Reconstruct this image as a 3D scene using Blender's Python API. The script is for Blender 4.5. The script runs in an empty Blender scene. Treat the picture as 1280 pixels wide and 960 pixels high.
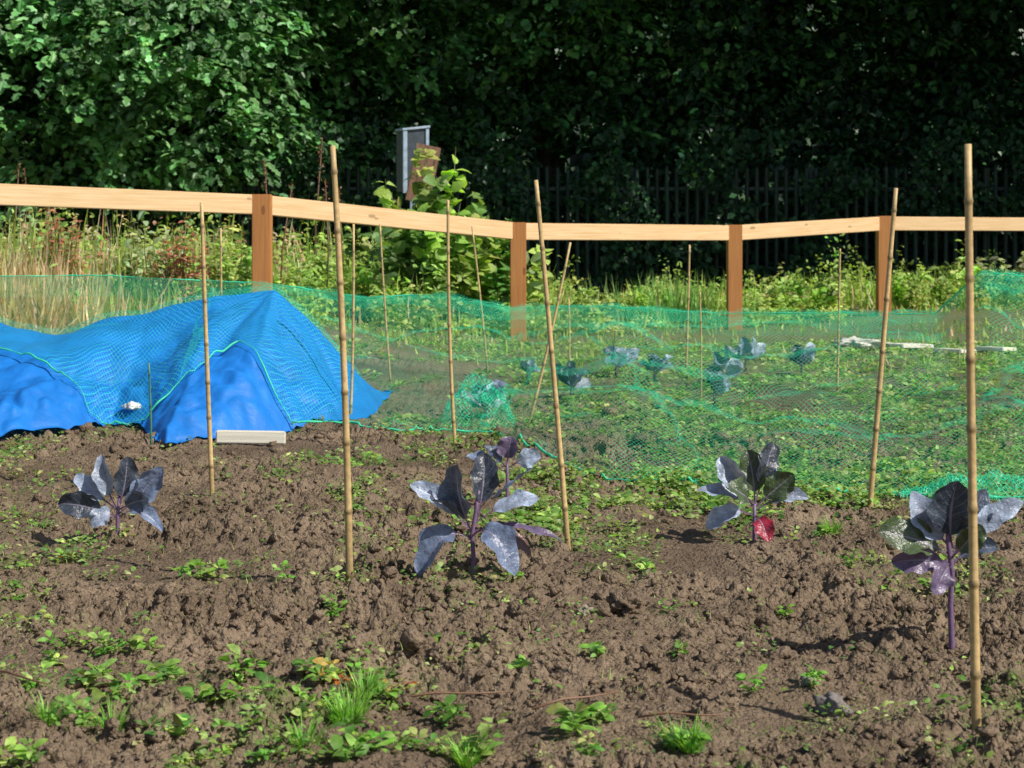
import bpy, math, random, bmesh
import numpy as np
from mathutils import Vector
random.seed(7); rng=np.random.default_rng(7)
S=bpy.context.scene; COL=S.collection
S.view_settings.view_transform='Standard'; S.view_settings.look='None'; S.view_settings.exposure=0
CAMH=1.05; F=2200.0
def gpos(px,py):            # surveyed point on the ground
    d=CAMH*F/(py-290.0)
    for i in range(5): d=d*.5+.5*(CAMH-H((px-640)/F*d,d))*F/(py-290.0)
    return ((px-640)/F*d,d)
# ---------------------------------------------------------------- noise
def _h(ix,iy,s):
    v=np.sin(ix*127.1+iy*311.7+s*74.7)*43758.5453
    return v-np.floor(v)
def gn(x,y,s=0):
    x=np.asarray(x,float);y=np.asarray(y,float)
    x0=np.floor(x);y0=np.floor(y);fx=x-x0;fy=y-y0
    ux=fx*fx*fx*(fx*(fx*6-15)+10);uy=fy*fy*fy*(fy*(fy*6-15)+10)
    def g(ox,oy):
        a=_h(x0+ox,y0+oy,s)*6.2832
        return np.cos(a)*(fx-ox)+np.sin(a)*(fy-oy)
    a=g(0,0)*(1-ux)+g(1,0)*ux; b=g(0,1)*(1-ux)+g(1,1)*ux
    return (a*(1-uy)+b*uy)*1.5
def ss(a,b,x):
    t=np.clip((np.asarray(x,float)-a)/(b-a),0,1); return t*t*(3-2*t)
def macro(x,y):
    z=ss(11,14.5,y)*0.26*ss(0.3,-2.2,x)
    z=z+ss(19,22,y)*0.1*ss(3,4.5,x)
    z=z-ss(23,27,y)*0.25
    z=z+ss(33,48,y)*15  # invented bank behind the trees, raised to close off bright sky in gaps
    z=z+ss(45,90,np.abs(x))*6
    return z
def smask(x,y): return ss(-.05,0.38,gn(x*0.9+5,y*1.0,9)+.25*gn(x*3,y*3,19))
def gh(x,y):
    x=np.asarray(x,float);y=np.asarray(y,float)
    amp=1-0.6*ss(8.5,12,y)-0.2*ss(14,20,y)
    m=0.6+0.7*ss(-0.3,0.4,gn(x*1.1,y*1.1,3))
    smooth=1-0.68*smask(x,y)
    z=gn(x*.9,y*.9,1)*.03+gn(x*2.7,y*2.7,2)*.026
    wx=x+.02*gn(x*7,y*7,21); wy=y+.02*gn(x*7,y*7,22)
    c=gn(wx*6,wy*6,14)*.025+np.abs(gn(wx*10,wy*10,4))*.040+np.abs(gn(wx*21,wy*21,5))*.040+np.abs(gn(x*44,y*44,6))*.026+gn(x*85,y*85,16)*.008
    return macro(x,y)+z*amp+(c-.022)*m*amp*smooth
def H(x,y): return float(gh(x,y))
# ---------------------------------------------------------------- mesh helpers
def np_mesh(name,v,f,mat,tint=None,uv=None,smooth=True):
    me=bpy.data.meshes.new(name); v=np.asarray(v,np.float32); f=np.asarray(f,np.int32)
    me.vertices.add(len(v)); me.vertices.foreach_set('co',v.ravel())
    me.loops.add(f.size); me.loops.foreach_set('vertex_index',f.ravel())
    me.polygons.add(len(f)); me.polygons.foreach_set('loop_start',np.arange(0,f.size,f.shape[1],dtype=np.int32))
    me.update(calc_edges=True)
    me.polygons.foreach_set('use_smooth',np.full(len(f),smooth))
    if tint is not None:
        a=me.color_attributes.new('tint','FLOAT_COLOR','POINT')
        t=np.ones((len(v),4),np.float32); t[:,:3]=tint; a.data.foreach_set('color',t.ravel())
    if uv is not None:
        l=me.uv_layers.new(name='UVMap'); l.data.foreach_set('uv',np.asarray(uv,np.float32)[f.ravel()].ravel())
    me.materials.append(mat); me.update()
    return me
class MB:
    def __init__(s): s.v=[];s.f=[];s.c=[];s.uv=[]
    def add(s,v,f,c=(1,1,1),uv=None):
        o=len(s.v); s.v+= [tuple(p) for p in v]; s.f+=[tuple(i+o for i in q) for q in f]
        if isinstance(c,list): s.c+=c
        else: s.c+=[tuple(c)]*len(v)
        s.uv+= uv if uv else [(0,0)]*len(v)
    def mesh(s,name,mat,smooth=True):
        me=bpy.data.meshes.new(name); me.from_pydata(s.v,[],s.f); me.update()
        a=me.color_attributes.new('tint','FLOAT_COLOR','POINT')
        a.data.foreach_set('color',np.array([list(c)+[1] for c in s.c],np.float32).ravel())
        l=me.uv_layers.new(name='UVMap'); li=np.zeros(len(me.loops),np.int32); me.loops.foreach_get('vertex_index',li)
        l.data.foreach_set('uv',np.array(s.uv,np.float32)[li].ravel())
        me.polygons.foreach_set('use_smooth',np.full(len(me.polygons),smooth)); me.materials.append(mat); me.update()
        return me
def obj(name,me,loc=(0,0,0),parent=None):
    o=bpy.data.objects.new(name,me); COL.objects.link(o); o.location=loc
    if parent: o.parent=parent
    return o
def tag(o,label,cat,group=None,kind=None):
    o['label']=label; o['category']=cat
    if group: o['group']=group
    if kind: o['kind']=kind
    return o
def frames(P):
    P=np.asarray(P,float); T=np.gradient(P,axis=0); T/=np.linalg.norm(T,axis=1)[:,None]+1e-9
    r=np.array([.31,.9,.11]); 
    if abs(np.dot(T[0],r))>.9: r=np.array([.9,.1,.3])
    U=np.cross(T,r);U/=np.linalg.norm(U,axis=1)[:,None]+1e-9;V=np.cross(T,U);return P,U,V
def tube(P,R,n=8,cap=True):
    P,U,V=frames(P); v=[];f=[]
    for i in range(len(P)):
        for k in range(n):
            a=2*math.pi*k/n; v.append(P[i]+R[i]*(math.cos(a)*U[i]+math.sin(a)*V[i]))
    for i in range(len(P)-1):
        for k in range(n):
            f.append((i*n+k,i*n+(k+1)%n,(i+1)*n+(k+1)%n,(i+1)*n+k))
    if cap: f.append(tuple(range(n-1,-1,-1))); f.append(tuple((len(P)-1)*n+k for k in range(n)))
    return v,f
DIA=(np.array([(0,0,0),(.45,.5,.07),(1,0,-.1),(.45,-.5,.07)]),np.array([(0,2,1),(0,3,2)]))
OVAL=(np.array([(0,0,0),(.35,0,.05),(.7,0,0),(1,0,-.14),(.16,.3,.06),(.45,.5,.1),(.78,.33,.0),(.16,-.3,.06),(.45,-.5,.1),(.78,-.33,0)]),
 np.array([(0,1,4),(1,5,4),(1,2,5),(2,6,5),(2,3,6),(0,7,1),(1,7,8),(1,8,2),(2,8,9),(2,9,3)]))
LOBE=(np.array([(0,0,0),(.25,.5,0),(.5,.27,.05),(.7,.42,-.02),(1,0,-.12),(.7,-.42,-.02),(.5,-.27,.05),(.25,-.5,0)]),
 np.array([(0,2,1),(0,4,2),(2,4,3),(0,7,6),(0,6,4),(6,5,4)]))
BLADE=(np.array([(0,.5,0),(0,-.5,0),(.4,.42,0),(.4,-.42,0),(.75,.28,-.08),(.75,-.28,-.08),(1,0,-.22)]),
 np.array([(0,1,2),(1,3,2),(2,3,4),(3,5,4),(4,5,6)]))
def nz(a): return a/(np.linalg.norm(a,axis=1)[:,None]+1e-9)
def leaf_cloud(pos,dr,no,L,W,tint,T=DIA):
    dr=nz(dr); side=nz(np.cross(dr,no)); no=np.cross(side,dr)
    L=np.broadcast_to(L,(len(pos),)); W=np.broadcast_to(W,(len(pos),))
    t,fc=T
    v=(pos[:,None]+dr[:,None]*(L[:,None,None]*t[None,:,0:1])+side[:,None]*(W[:,None,None]*t[None,:,1:2])+no[:,None]*(L[:,None,None]*t[None,:,2:3]))
    f=fc[None]+(np.arange(len(pos))*len(t))[:,None,None]
    tt=np.repeat(tint[:,None,:],len(t),axis=1)
    return v.reshape(-1,3),f.reshape(-1,3),tt.reshape(-1,3)
def cat(parts):
    o=0;V=[];Fc=[];T=[]
    for v,f,t in parts: V.append(v);Fc.append(f+o);T.append(t);o+=len(v)
    return np.concatenate(V),np.concatenate(Fc),np.concatenate(T)
def pal(n,cols,jit=.25):
    c=np.array(cols)[rng.integers(0,len(cols),n)]
    return np.clip(c*(1+jit*rng.normal(size=(n,1)))*(1+.08*rng.normal(size=(n,3))),.002,.9)
# ---------------------------------------------------------------- materials
def newmat(name):
    m=bpy.data.materials.new(name); m.use_nodes=True; nt=m.node_tree; nt.nodes.clear()
    out=nt.nodes.new('ShaderNodeOutputMaterial'); b=nt.nodes.new('ShaderNodeBsdfPrincipled'); nt.links.new(b.outputs[0],out.inputs[0])
    return m,nt,b,out
def N(nt,t,**k):
    n=nt.nodes.new(t)
    for a,v in k.items(): setattr(n,a,v)
    return n
def noise(nt,scale,detail=4,rough=.6,vec=None):
    n=N(nt,'ShaderNodeTexNoise'); n.inputs['Scale'].default_value=scale;n.inputs['Detail'].default_value=detail;n.inputs['Roughness'].default_value=rough
    if vec: nt.links.new(vec,n.inputs['Vector'])
    return n
def voro(nt,scale,vec):
    n=N(nt,'ShaderNodeTexVoronoi'); n.inputs['Scale'].default_value=scale; nt.links.new(vec,n.inputs['Vector']); return n.outputs['Distance']
def mth(nt,op,a,b=None,c=None):
    n=N(nt,'ShaderNodeMath',operation=op)
    for i,x in enumerate((a,b,c)):
        if x is None: continue
        if isinstance(x,(int,float)): n.inputs[i].default_value=x
        else: nt.links.new(x,n.inputs[i])
    return n.outputs[0]
def mixc(nt,fac,a,b,blend='MIX'):
    n=N(nt,'ShaderNodeMix',data_type='RGBA',blend_type=blend)
    for i,x in ((0,fac),(6,a),(7,b)):
        if isinstance(x,(int,float)): n.inputs[i].default_value=x
        elif isinstance(x,tuple): n.inputs[i].default_value=(*x,1) if len(x)==3 else x
        else: nt.links.new(x,n.inputs[i])
    return n.outputs[2]
def geo(nt): return N(nt,'ShaderNodeNewGeometry').outputs['Position']
def foliage(name,rough=.5,trans=.3,nscale=30,spec=.4):
    m,nt,b,out=newmat(name)
    at=N(nt,'ShaderNodeAttribute',attribute_name='tint')
    n=noise(nt,nscale,1,.6,geo(nt)); r=N(nt,'ShaderNodeMapRange'); nt.links.new(n.outputs[0],r.inputs[0]); r.inputs[1].default_value=.3;r.inputs[2].default_value=.7;r.inputs[3].default_value=.7;r.inputs[4].default_value=1.25
    col=mixc(nt,1.0,at.outputs['Color'],r.outputs[0],'MULTIPLY')
    nt.links.new(col,b.inputs['Base Color']); b.inputs['Roughness'].default_value=rough; b.inputs['Specular IOR Level'].default_value=spec
    tr=N(nt,'ShaderNodeBsdfTranslucent'); c2=mixc(nt,1.0,col,(1.5,1.6,.7),'MULTIPLY'); nt.links.new(c2,tr.inputs[0])
    mx=N(nt,'ShaderNodeMixShader'); mx.inputs[0].default_value=trans
    nt.links.new(b.outputs[0],mx.inputs[1]);nt.links.new(tr.outputs[0],mx.inputs[2]);nt.links.new(mx.outputs[0],out.inputs[0])
    return m
M_leaf=foliage('tree_leaves',.42,.25,4,.4)
M_weed=foliage('weed_leaves',.5,.35,60)
M_grass=foliage('grass_blades',.55,.35,12)
def soil_mat(name,clod=False):
    m,nt,b,out=newmat(name); g=geo(nt)
    n1=noise(nt,2.2,3,.6,g); n2=noise(nt,26,4,.7,g); n3=noise(nt,190,2,.7,g)
    r=N(nt,'ShaderNodeValToRGB'); e=r.color_ramp.elements
    e[0].position=.34;e[0].color=(.078,.054,.036,1);e[1].position=.68;e[1].color=(.385,.285,.195,1)
    s=mth(nt,'ADD',mth(nt,'MULTIPLY',n1.outputs[0],.4),mth(nt,'ADD',mth(nt,'MULTIPLY',n2.outputs[0],.35),mth(nt,'MULTIPLY',n3.outputs[0],.25)))
    nt.links.new(s,r.inputs[0]); col=r.outputs[0]
    fl=mth(nt,'MULTIPLY',mth(nt,'LESS_THAN',voro(nt,95,g),.15),mth(nt,'GREATER_THAN',noise(nt,9,1,.5,g).outputs[0],.5))
    col=mixc(nt,mth(nt,'MULTIPLY',fl,.4),col,(.55,.48,.37))
    if not clod:
        at=N(nt,'ShaderNodeAttribute',attribute_name='tint'); sp=N(nt,'ShaderNodeSeparateColor'); nt.links.new(at.outputs['Color'],sp.inputs[0])
        n4=noise(nt,16,5,.8,g)
        f=mth(nt,'MULTIPLY',mth(nt,'SUBTRACT',mth(nt,'ADD',n4.outputs[0],mth(nt,'MULTIPLY',sp.outputs[0],.42)),.70),6.)
        f2=mth(nt,'MULTIPLY',mth(nt,'MINIMUM',mth(nt,'MAXIMUM',f,0.),1.),.7)
        gc=mixc(nt,n2.outputs[0],(.08,.11,.035),(.26,.29,.12)); col=mixc(nt,f2,col,gc)
        col=mixc(nt,mth(nt,'MULTIPLY',sp.outputs[2],.35),col,(.10,.070,.048))
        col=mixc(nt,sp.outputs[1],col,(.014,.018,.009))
    nt.links.new(col,b.inputs['Base Color']); b.inputs['Roughness'].default_value=.95; b.inputs['Specular IOR Level'].default_value=.1
    bp=N(nt,'ShaderNodeBump'); bp.inputs['Strength'].default_value=1.; bp.inputs['Distance'].default_value=.011
    hgt=mth(nt,'ADD',noise(nt,90,3,.8,g).outputs[0],mth(nt,'SUBTRACT',1.,mth(nt,'MULTIPLY',voro(nt,90,g),.8)))
    nt.links.new(hgt,bp.inputs['Height']); nt.links.new(bp.outputs[0],b.inputs['Normal'])
    return m
M_soil=soil_mat('soil'); M_clod=soil_mat('soil_clod',True)
def wood(name,c1,c2,sc=(2,60,60)):
    m,nt,b,out=newmat(name); tc=N(nt,'ShaderNodeTexCoord'); mp=N(nt,'ShaderNodeMapping'); mp.inputs['Scale'].default_value=sc
    nt.links.new(tc.outputs['UV'],mp.inputs[0]); n=noise(nt,1,5,.65,mp.outputs[0]); 
    v=N(nt,'ShaderNodeTexVoronoi'); mp2=N(nt,'ShaderNodeMapping'); mp2.inputs['Scale'].default_value=(2.6,7,7); nt.links.new(tc.outputs['UV'],mp2.inputs[0]); nt.links.new(mp2.outputs[0],v.inputs['Vector']); v.inputs['Scale'].default_value=1
    kn=mth(nt,'LESS_THAN',v.outputs['Distance'],.12)
    r=N(nt,'ShaderNodeMapRange'); nt.links.new(n.outputs[0],r.inputs[0]); r.inputs[1].default_value=.3; r.inputs[2].default_value=.7
    col=mixc(nt,r.outputs[0],c1,c2); col=mixc(nt,mth(nt,'MULTIPLY',kn,.6),col,(c1[0]*.35,c1[1]*.3,c1[2]*.3))
    nt.links.new(col,b.inputs['Base Color']); b.inputs['Roughness'].default_value=.7
    bp=N(nt,'ShaderNodeBump'); bp.inputs['Strength'].default_value=.4; bp.inputs['Distance'].default_value=.004; nt.links.new(n.outputs[0],bp.inputs['Height']); nt.links.new(bp.outputs[0],b.inputs['Normal'])
    return m
M_rail=wood('pale_timber',(.64,.40,.18),(.86,.62,.36)); M_post=wood('treated_timber',(.40,.15,.04),(.60,.27,.085))
M_board=wood('old_board',(.16,.08,.05),(.36,.20,.13),(6,30,30)); M_plank=wood('weathered_plank',(.70,.66,.54),(.88,.84,.72))
def tinted(name,rough=.6,nscale=80,lo=.75,hi=1.2,bump=.3,spec=.4,metal=0):
    m,nt,b,out=newmat(name); at=N(nt,'ShaderNodeAttribute',attribute_name='tint'); n=noise(nt,nscale,4,.6,geo(nt))
    r=N(nt,'ShaderNodeMapRange'); nt.links.new(n.outputs[0],r.inputs[0]); r.inputs[1].default_value=.3;r.inputs[2].default_value=.7;r.inputs[3].default_value=lo;r.inputs[4].default_value=hi
    nt.links.new(mixc(nt,1.,at.outputs['Color'],r.outputs[0],'MULTIPLY'),b.inputs['Base Color']); b.inputs['Roughness'].default_value=rough; b.inputs['Specular IOR Level'].default_value=spec; b.inputs['Metallic'].default_value=metal
    bp=N(nt,'ShaderNodeBump'); bp.inputs['Strength'].default_value=bump; bp.inputs['Distance'].default_value=.003; nt.links.new(n.outputs[0],bp.inputs['Height']); nt.links.new(bp.outputs[0],b.inputs['Normal'])
    return m
M_cane=tinted('bamboo',.45,60); M_bark=tinted('bark',.9,9,.5,1.3,1.); M_metal=tinted('painted_steel',.5,15,.7,1.2,.1); M_stem=tinted('cabbage_stem',.45,120); M_stone=tinted('stone',.85,45,.6,1.25,1.)
def cab_mat():
    m,nt,b,out=newmat('cabbage_leaf'); at=N(nt,'ShaderNodeAttribute',attribute_name='tint'); tc=N(nt,'ShaderNodeTexCoord'); sp=N(nt,'ShaderNodeSeparateXYZ'); nt.links.new(tc.outputs['UV'],sp.inputs[0])
    u=sp.outputs[0]; a=mth(nt,'ABSOLUTE',sp.outputs[1])
    mid=mth(nt,'LESS_THAN',a,mth(nt,'SUBTRACT',.08,mth(nt,'MULTIPLY',u,.065)))
    nw=noise(nt,25,2,.5,geo(nt))
    q=mth(nt,'FRACT',mth(nt,'ADD',mth(nt,'MULTIPLY',mth(nt,'SUBTRACT',u,mth(nt,'MULTIPLY',a,.35)),6.),mth(nt,'MULTIPLY',nw.outputs[0],.5)))
    vein=mth(nt,'MULTIPLY',mth(nt,'LESS_THAN',q,.09),.55)
    n=noise(nt,35,4,.6,geo(nt)); r=N(nt,'ShaderNodeMapRange'); nt.links.new(n.outputs[0],r.inputs[0]); r.inputs[1].default_value=.3;r.inputs[2].default_value=.7;r.inputs[3].default_value=.6;r.inputs[4].default_value=1.4
    col=mixc(nt,1.,at.outputs['Color'],r.outputs[0],'MULTIPLY')
    vc=mixc(nt,.6,col,(.40,.34,.48))
    col=mixc(nt,mth(nt,'MAXIMUM',mth(nt,'MULTIPLY',mid,.9),vein),col,vc)
    nt.links.new(col,b.inputs['Base Color']); b.inputs['Roughness'].default_value=.34; b.inputs['Specular IOR Level'].default_value=.7
    bp=N(nt,'ShaderNodeBump'); bp.inputs['Strength'].default_value=.9; bp.inputs['Distance'].default_value=.007; bp.invert=True
    nt.links.new(mth(nt,'ADD',mth(nt,'MAXIMUM',mid,vein),mth(nt,'MULTIPLY',n.outputs[0],1.3)),bp.inputs['Height']); nt.links.new(bp.outputs[0],b.inputs['Normal'])
    tr=N(nt,'ShaderNodeBsdfTranslucent'); nt.links.new(mixc(nt,1.,col,(1.6,1.2,.9),'MULTIPLY'),tr.inputs[0]); mx=N(nt,'ShaderNodeMixShader'); mx.inputs[0].default_value=.14
    nt.links.new(b.outputs[0],mx.inputs[1]);nt.links.new(tr.outputs[0],mx.inputs[2]);nt.links.new(mx.outputs[0],out.inputs[0])
    return m
M_cab=cab_mat()
def net_mat(name,pitch,w,col,dist):
    m,nt,b,out=newmat(name); tc=N(nt,'ShaderNodeTexCoord'); 
    nz_=noise(nt,3,2,.6,tc.outputs['UV']); vm=N(nt,'ShaderNodeVectorMath',operation='SCALE'); nt.links.new(nz_.outputs[1],vm.inputs[0]); vm.inputs[3].default_value=dist
    va=N(nt,'ShaderNodeVectorMath',operation='ADD'); nt.links.new(tc.outputs['UV'],va.inputs[0]); nt.links.new(vm.outputs[0],va.inputs[1])
    sp=N(nt,'ShaderNodeSeparateXYZ'); nt.links.new(va.outputs[0],sp.inputs[0])
    A=mth(nt,'DIVIDE',mth(nt,'ADD',sp.outputs[0],mth(nt,'MULTIPLY',sp.outputs[1],.7)),pitch)
    B=mth(nt,'DIVIDE',mth(nt,'SUBTRACT',sp.outputs[0],mth(nt,'MULTIPLY',sp.outputs[1],.7)),pitch)
    s=mth(nt,'MAXIMUM',mth(nt,'LESS_THAN',mth(nt,'FRACT',A),w),mth(nt,'LESS_THAN',mth(nt,'FRACT',B),w))
    b.inputs['Base Color'].default_value=(*col,1); b.inputs['Roughness'].default_value=.35
    tl=N(nt,'ShaderNodeBsdfTranslucent'); tl.inputs[0].default_value=(*col,1); m1=N(nt,'ShaderNodeMixShader'); m1.inputs[0].default_value=.4; nt.links.new(b.outputs[0],m1.inputs[1]);nt.links.new(tl.outputs[0],m1.inputs[2])
    tp=N(nt,'ShaderNodeBsdfTransparent'); mx=N(nt,'ShaderNodeMixShader'); nt.links.new(s,mx.inputs[0]); nt.links.new(tp.outputs[0],mx.inputs[1]); nt.links.new(m1.outputs[0],mx.inputs[2]); nt.links.new(mx.outputs[0],out.inputs[0])
    return m
M_net=net_mat('green_netting',.028,.066,(.07,.92,.52),.06); M_net2=net_mat('green_netting_gathered',.026,.085,(.07,.92,.52),.12)
def plain(name,col,rough=.5,nscale=20,var=.2,trans=0,bump=0):
    m,nt,b,out=newmat(name); n=noise(nt,nscale,3,.5,geo(nt))
    col_=mixc(nt,n.outputs[0],tuple(c*(1-var*1.5) for c in col),tuple(min(1,c*(1+var*1.5)) for c in col))
    nt.links.new(col_,b.inputs['Base Color']); b.inputs['Roughness'].default_value=rough
    if bump:
        bp=N(nt,'ShaderNodeBump'); bp.inputs['Strength'].default_value=.6; bp.inputs['Distance'].default_value=bump; nt.links.new(n.outputs[0],bp.inputs['Height']); nt.links.new(bp.outputs[0],b.inputs['Normal'])
    if trans:
        tl=N(nt,'ShaderNodeBsdfTranslucent'); nt.links.new(col_,tl.inputs[0]); mx=N(nt,'ShaderNodeMixShader'); mx.inputs[0].default_value=trans
        nt.links.new(b.outputs[0],mx.inputs[1]);nt.links.new(tl.outputs[0],mx.inputs[2]);nt.links.new(mx.outputs[0],out.inputs[0])
    return m
M_tarp=plain('blue_tarpaulin',(.010,.21,.70),.55,8,.22,.18,.025); M_cord=plain('green_cord',(.08,.86,.46),.5,40,.2,.2)
# ---------------------------------------------------------------- ground
def axis_x():
    o=[0.];s=.0075;x=0.
    while x<1.35: x+=s;o.append(x)
    while x<2.8: s=min(s*1.02,.014); x+=s;o.append(x)
    while x<110: s*=1.045; x+=s; o.append(x)
    o=np.array(o); return np.concatenate([-o[:0:-1],o])
def axis_y():
    o=[-8,-6,-4.5,-3.5,-2.5,-1.8,-1.2,-.6,0,.5,1,1.4,1.8,2.1,2.4,2.6,2.8,2.9,3.0];y=3.0
    while y<11: y+=max(.006,.0014*y); o.append(y)
    s=.016
    while y<120: s*=1.035; y+=min(s,1.5); o.append(y)
    return np.array(o)
ax,ay=axis_x(),axis_y(); X,Y=np.meshgrid(ax,ay); Z=gh(X,Y); SM=smask(X,Y)
Z+=(rng.uniform(size=Z.shape)-.5)*.0060*(1-.7*SM)*(1-ss(8,12,Y))*(1-ss(2.6,3.2,np.abs(X)))
def cover(x,y):
    p=.5*gn(x*1.5,y*1.2,31)+.35*gn(x*4,y*4,32)
    right=ss(-.8,.8,x)*ss(5.9,7.4,y)*.36; back=ss(7.8,10.5,y)*.28; far=ss(12.5,16,y)*.35
    fr=ss(4.9,3.7,y)*ss(.4,-.9,x)*.28
    left=ss(-.2,-1.4,x)*ss(7.2,5,y)*.12
    return np.clip(p+.22+right+back+far+fr+left,0,1.3)
C=cover(X,Y); dark=ss(25.5,28.5,Y)  # dark leaf litter, with the trees' shade put into the tint
nx,ny=len(ax),len(ay); idx=np.arange(nx*ny).reshape(ny,nx)
Fq=np.stack([idx[:-1,:-1],idx[:-1,1:],idx[1:,1:],idx[1:,:-1]],-1).reshape(-1,4)
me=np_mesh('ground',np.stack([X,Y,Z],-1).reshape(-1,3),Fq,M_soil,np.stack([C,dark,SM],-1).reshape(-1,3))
tag(obj('ground',me),'brown lumpy dug soil with patches of green weeds','ground',kind='structure')
del X,Y,Z,C,dark,SM
def ico(k):
    bm=bmesh.new(); bmesh.ops.create_icosphere(bm,subdivisions=k,radius=1); bm.verts.ensure_lookup_table()
    v=np.array([p.co[:] for p in bm.verts]); f=np.array([[q.index for q in p.verts] for p in bm.faces]); bm.free(); return v,f
I2=ico(2);I4=ico(4)
def lumps(xs,ys,r,sink=.25,I=I2,flat=1.):
    IV,IF=I; n=len(xs)
    sc=r[:,None]*np.stack([rng.uniform(.7,1.4,n),rng.uniform(.7,1.3,n),rng.uniform(.5,.95,n)*flat],-1)
    ph=rng.uniform(0,50,(n,1)); 
    d=.9+.5*gn(IV[None,:,0]*1.5+ph,IV[None,:,1]*1.5+IV[None,:,2]*1.3+ph*2,7)+.6*np.abs(gn(IV[None,:,0]*3.1+ph,IV[None,:,2]*3.1-IV[None,:,1]*2.1+ph,8))
    if len(IV)>200: d=d+.28*np.abs(gn(IV[None,:,0]*8+ph,IV[None,:,2]*8+IV[None,:,1]*6,9))+.12*gn(IV[None,:,1]*19+ph,IV[None,:,2]*19+IV[None,:,0]*9,10)
    else: d=d+rng.uniform(-.13,.13,d.shape)
    v=IV[None]*d[...,None]*sc[:,None]
    a=rng.uniform(0,6.28,n); c,s=np.cos(a)[:,None],np.sin(a)[:,None]
    vx=v[...,0]*c-v[...,1]*s; vy=v[...,0]*s+v[...,1]*c
    z=gh(xs,ys)+r*(.5-sink)
    V=np.stack([vx+xs[:,None],vy+ys[:,None],v[...,2]+z[:,None]],-1).reshape(-1,3)
    Fc=(IF[None]+(np.arange(n)*len(IV))[:,None,None]).reshape(-1,3)
    return V,Fc
n=27000; ys=3.2*np.exp(rng.uniform(0,1,n)**.95*math.log(10.5/3.2)); xs=rng.uniform(-.34,.34,n)*ys
r=np.clip(.0044*np.exp(rng.normal(size=n)*.64),.002,.026)*(.6+ys/10); keep=(rng.uniform(size=n)<1-.8*smask(xs,ys)); xs,ys,r=xs[keep],ys[keep],r[keep]
V,Fc=lumps(xs,ys,r,.42)
tag(obj('soil_clods',np_mesh('soil_clods',V,Fc,M_clod,smooth=True)),'loose brown crumbs and clods lying on dug soil','soil clods',kind='stuff')
for (px,py,rr,c,lab,nm,ct) in [(1040,890,.0285,(.20,.175,.16),'rough grey stone lying on the dug soil','stone','stone'),(785,765,.05,None,'large dark clod of turned earth','soil_clod','clod of earth'),(575,800,.025,None,'brown clod of turned earth','soil_clod','clod of earth'),(880,895,.028,None,'brown clod of turned earth','soil_clod','clod of earth'),(345,775,.035,None,'brown clod of turned earth','soil_clod','clod of earth'),(1010,855,.014,(.32,.3,.26),'small pale stone on bare soil','stone','stone'),(730,768,.018,(.3,.25,.2),'small pale stone on bare soil','stone','stone'),(905,885,.028,None,'brown clod of turned earth','soil_clod','clod of earth'),(460,800,.028,None,'brown clod of turned earth','soil_clod','clod of earth'),(650,775,.03,None,'brown clod of turned earth','soil_clod','clod of earth'),(970,740,.03,None,'brown clod of turned earth','soil_clod','clod of earth'),(300,740,.03,None,'brown clod of turned earth','soil_clod','clod of earth'),(700,815,.025,None,'brown clod of turned earth','soil_clod','clod of earth')]:
    x,y=gpos(px,py); V,Fc=lumps(np.array([x]),np.array([y]),np.array([rr]),.1 if c else .3,I4,1.35 if rr==.0285 else 1.); V=V-np.array([x,y,H(x,y)])
    t=np.tile(np.array(c if c else (1,1,1)),(len(V),1)); tag(obj(nm,np_mesh(nm,V,Fc,M_stone if c else M_clod,t),(x,y,H(x,y))),lab,ct)
# ---------------------------------------------------------------- canes
def cane(base,top,r,green=False):
    bx,by=base; bz=H(bx,by); B=np.array([0,0,-.12]); T=np.array(top)-np.array([bx,by,bz])
    L=np.linalg.norm(T); nodes=[]; s=rng.uniform(.06,.16)
    while s<L+.1: nodes.append(s); s+=rng.uniform(.13,.2)
    ssamp=sorted(set([0.]+[q+d for q in nodes for d in(-.012,-.005,0,.004,.011)]+[L+.12])); ssamp=[q for q in ssamp if 0<=q<=L+.12]
    D=T/L; perp=np.cross(D,[.2,1,.1]); perp/=np.linalg.norm(perp); bend=rng.normal()*.008; P=[];R=[];cc=[]
    for q in ssamp:
        t=q/(L+.12); k=sum(.0012*math.sin(i*2.4)*max(0,q-a)*.5 for i,a in enumerate(nodes))
        P.append(B+(T-B)*t+perp*(bend*math.sin(math.pi*t)+k))
        dd=min(abs(q-a) for a in nodes); R.append(r*(1.08-.3*t)*(1+.28*math.exp(-(dd/.005)**2)))
        i=sum(a<q for a in nodes); j=.85+.25*_h(i,r*1000,bx)
        c=np.array((.60,.42,.19) if not green else (.08,.25,.16))*j
        if dd<.006: c=c*.55
        if q<.17: c=c*.65
        cc+= [tuple(c)]*8
    v,f=tube(P,R,8); mb=MB(); mb.add(v,f,cc)
    nm='bamboo_cane' if not green else 'garden_stake'
    return obj(nm,mb.mesh(nm,M_cane),(bx,by,bz))
canes=[(1222,908,1210,180,.0098),(438,733,416,182,.0110),(714,688,670,225,.0095),(1084,636,1120,235,.0105),(267,617,252,253,.0095),(571,560,560,250,.009),
(655,530,713,303,.0085),(437,528,442,280,.008),(490,478,475,280,.008),(612,470,590,283,.008),(278,440,276,285,.009),(857,465,862,306,.009),(876,500,875,365,.006),(1046,490,1050,311,.0085),(711,455,711,372,.007)]
for px,py,tx,ty,r in canes:
    x,y=gpos(px,py); top=((tx-640)/F*y,y,CAMH-(ty-290)/F*y)
    lean=abs(tx-px)/(py-ty)
    lab='leaning thin bamboo cane pushed into the soil under the netting' if lean>.2 else ('tall jointed bamboo cane standing in bare soil' if py>600 else 'thin bamboo cane standing up through green netting')
    tag(cane((x,y),top,r),lab,'bamboo cane','bamboo canes around the vegetable bed')
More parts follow.
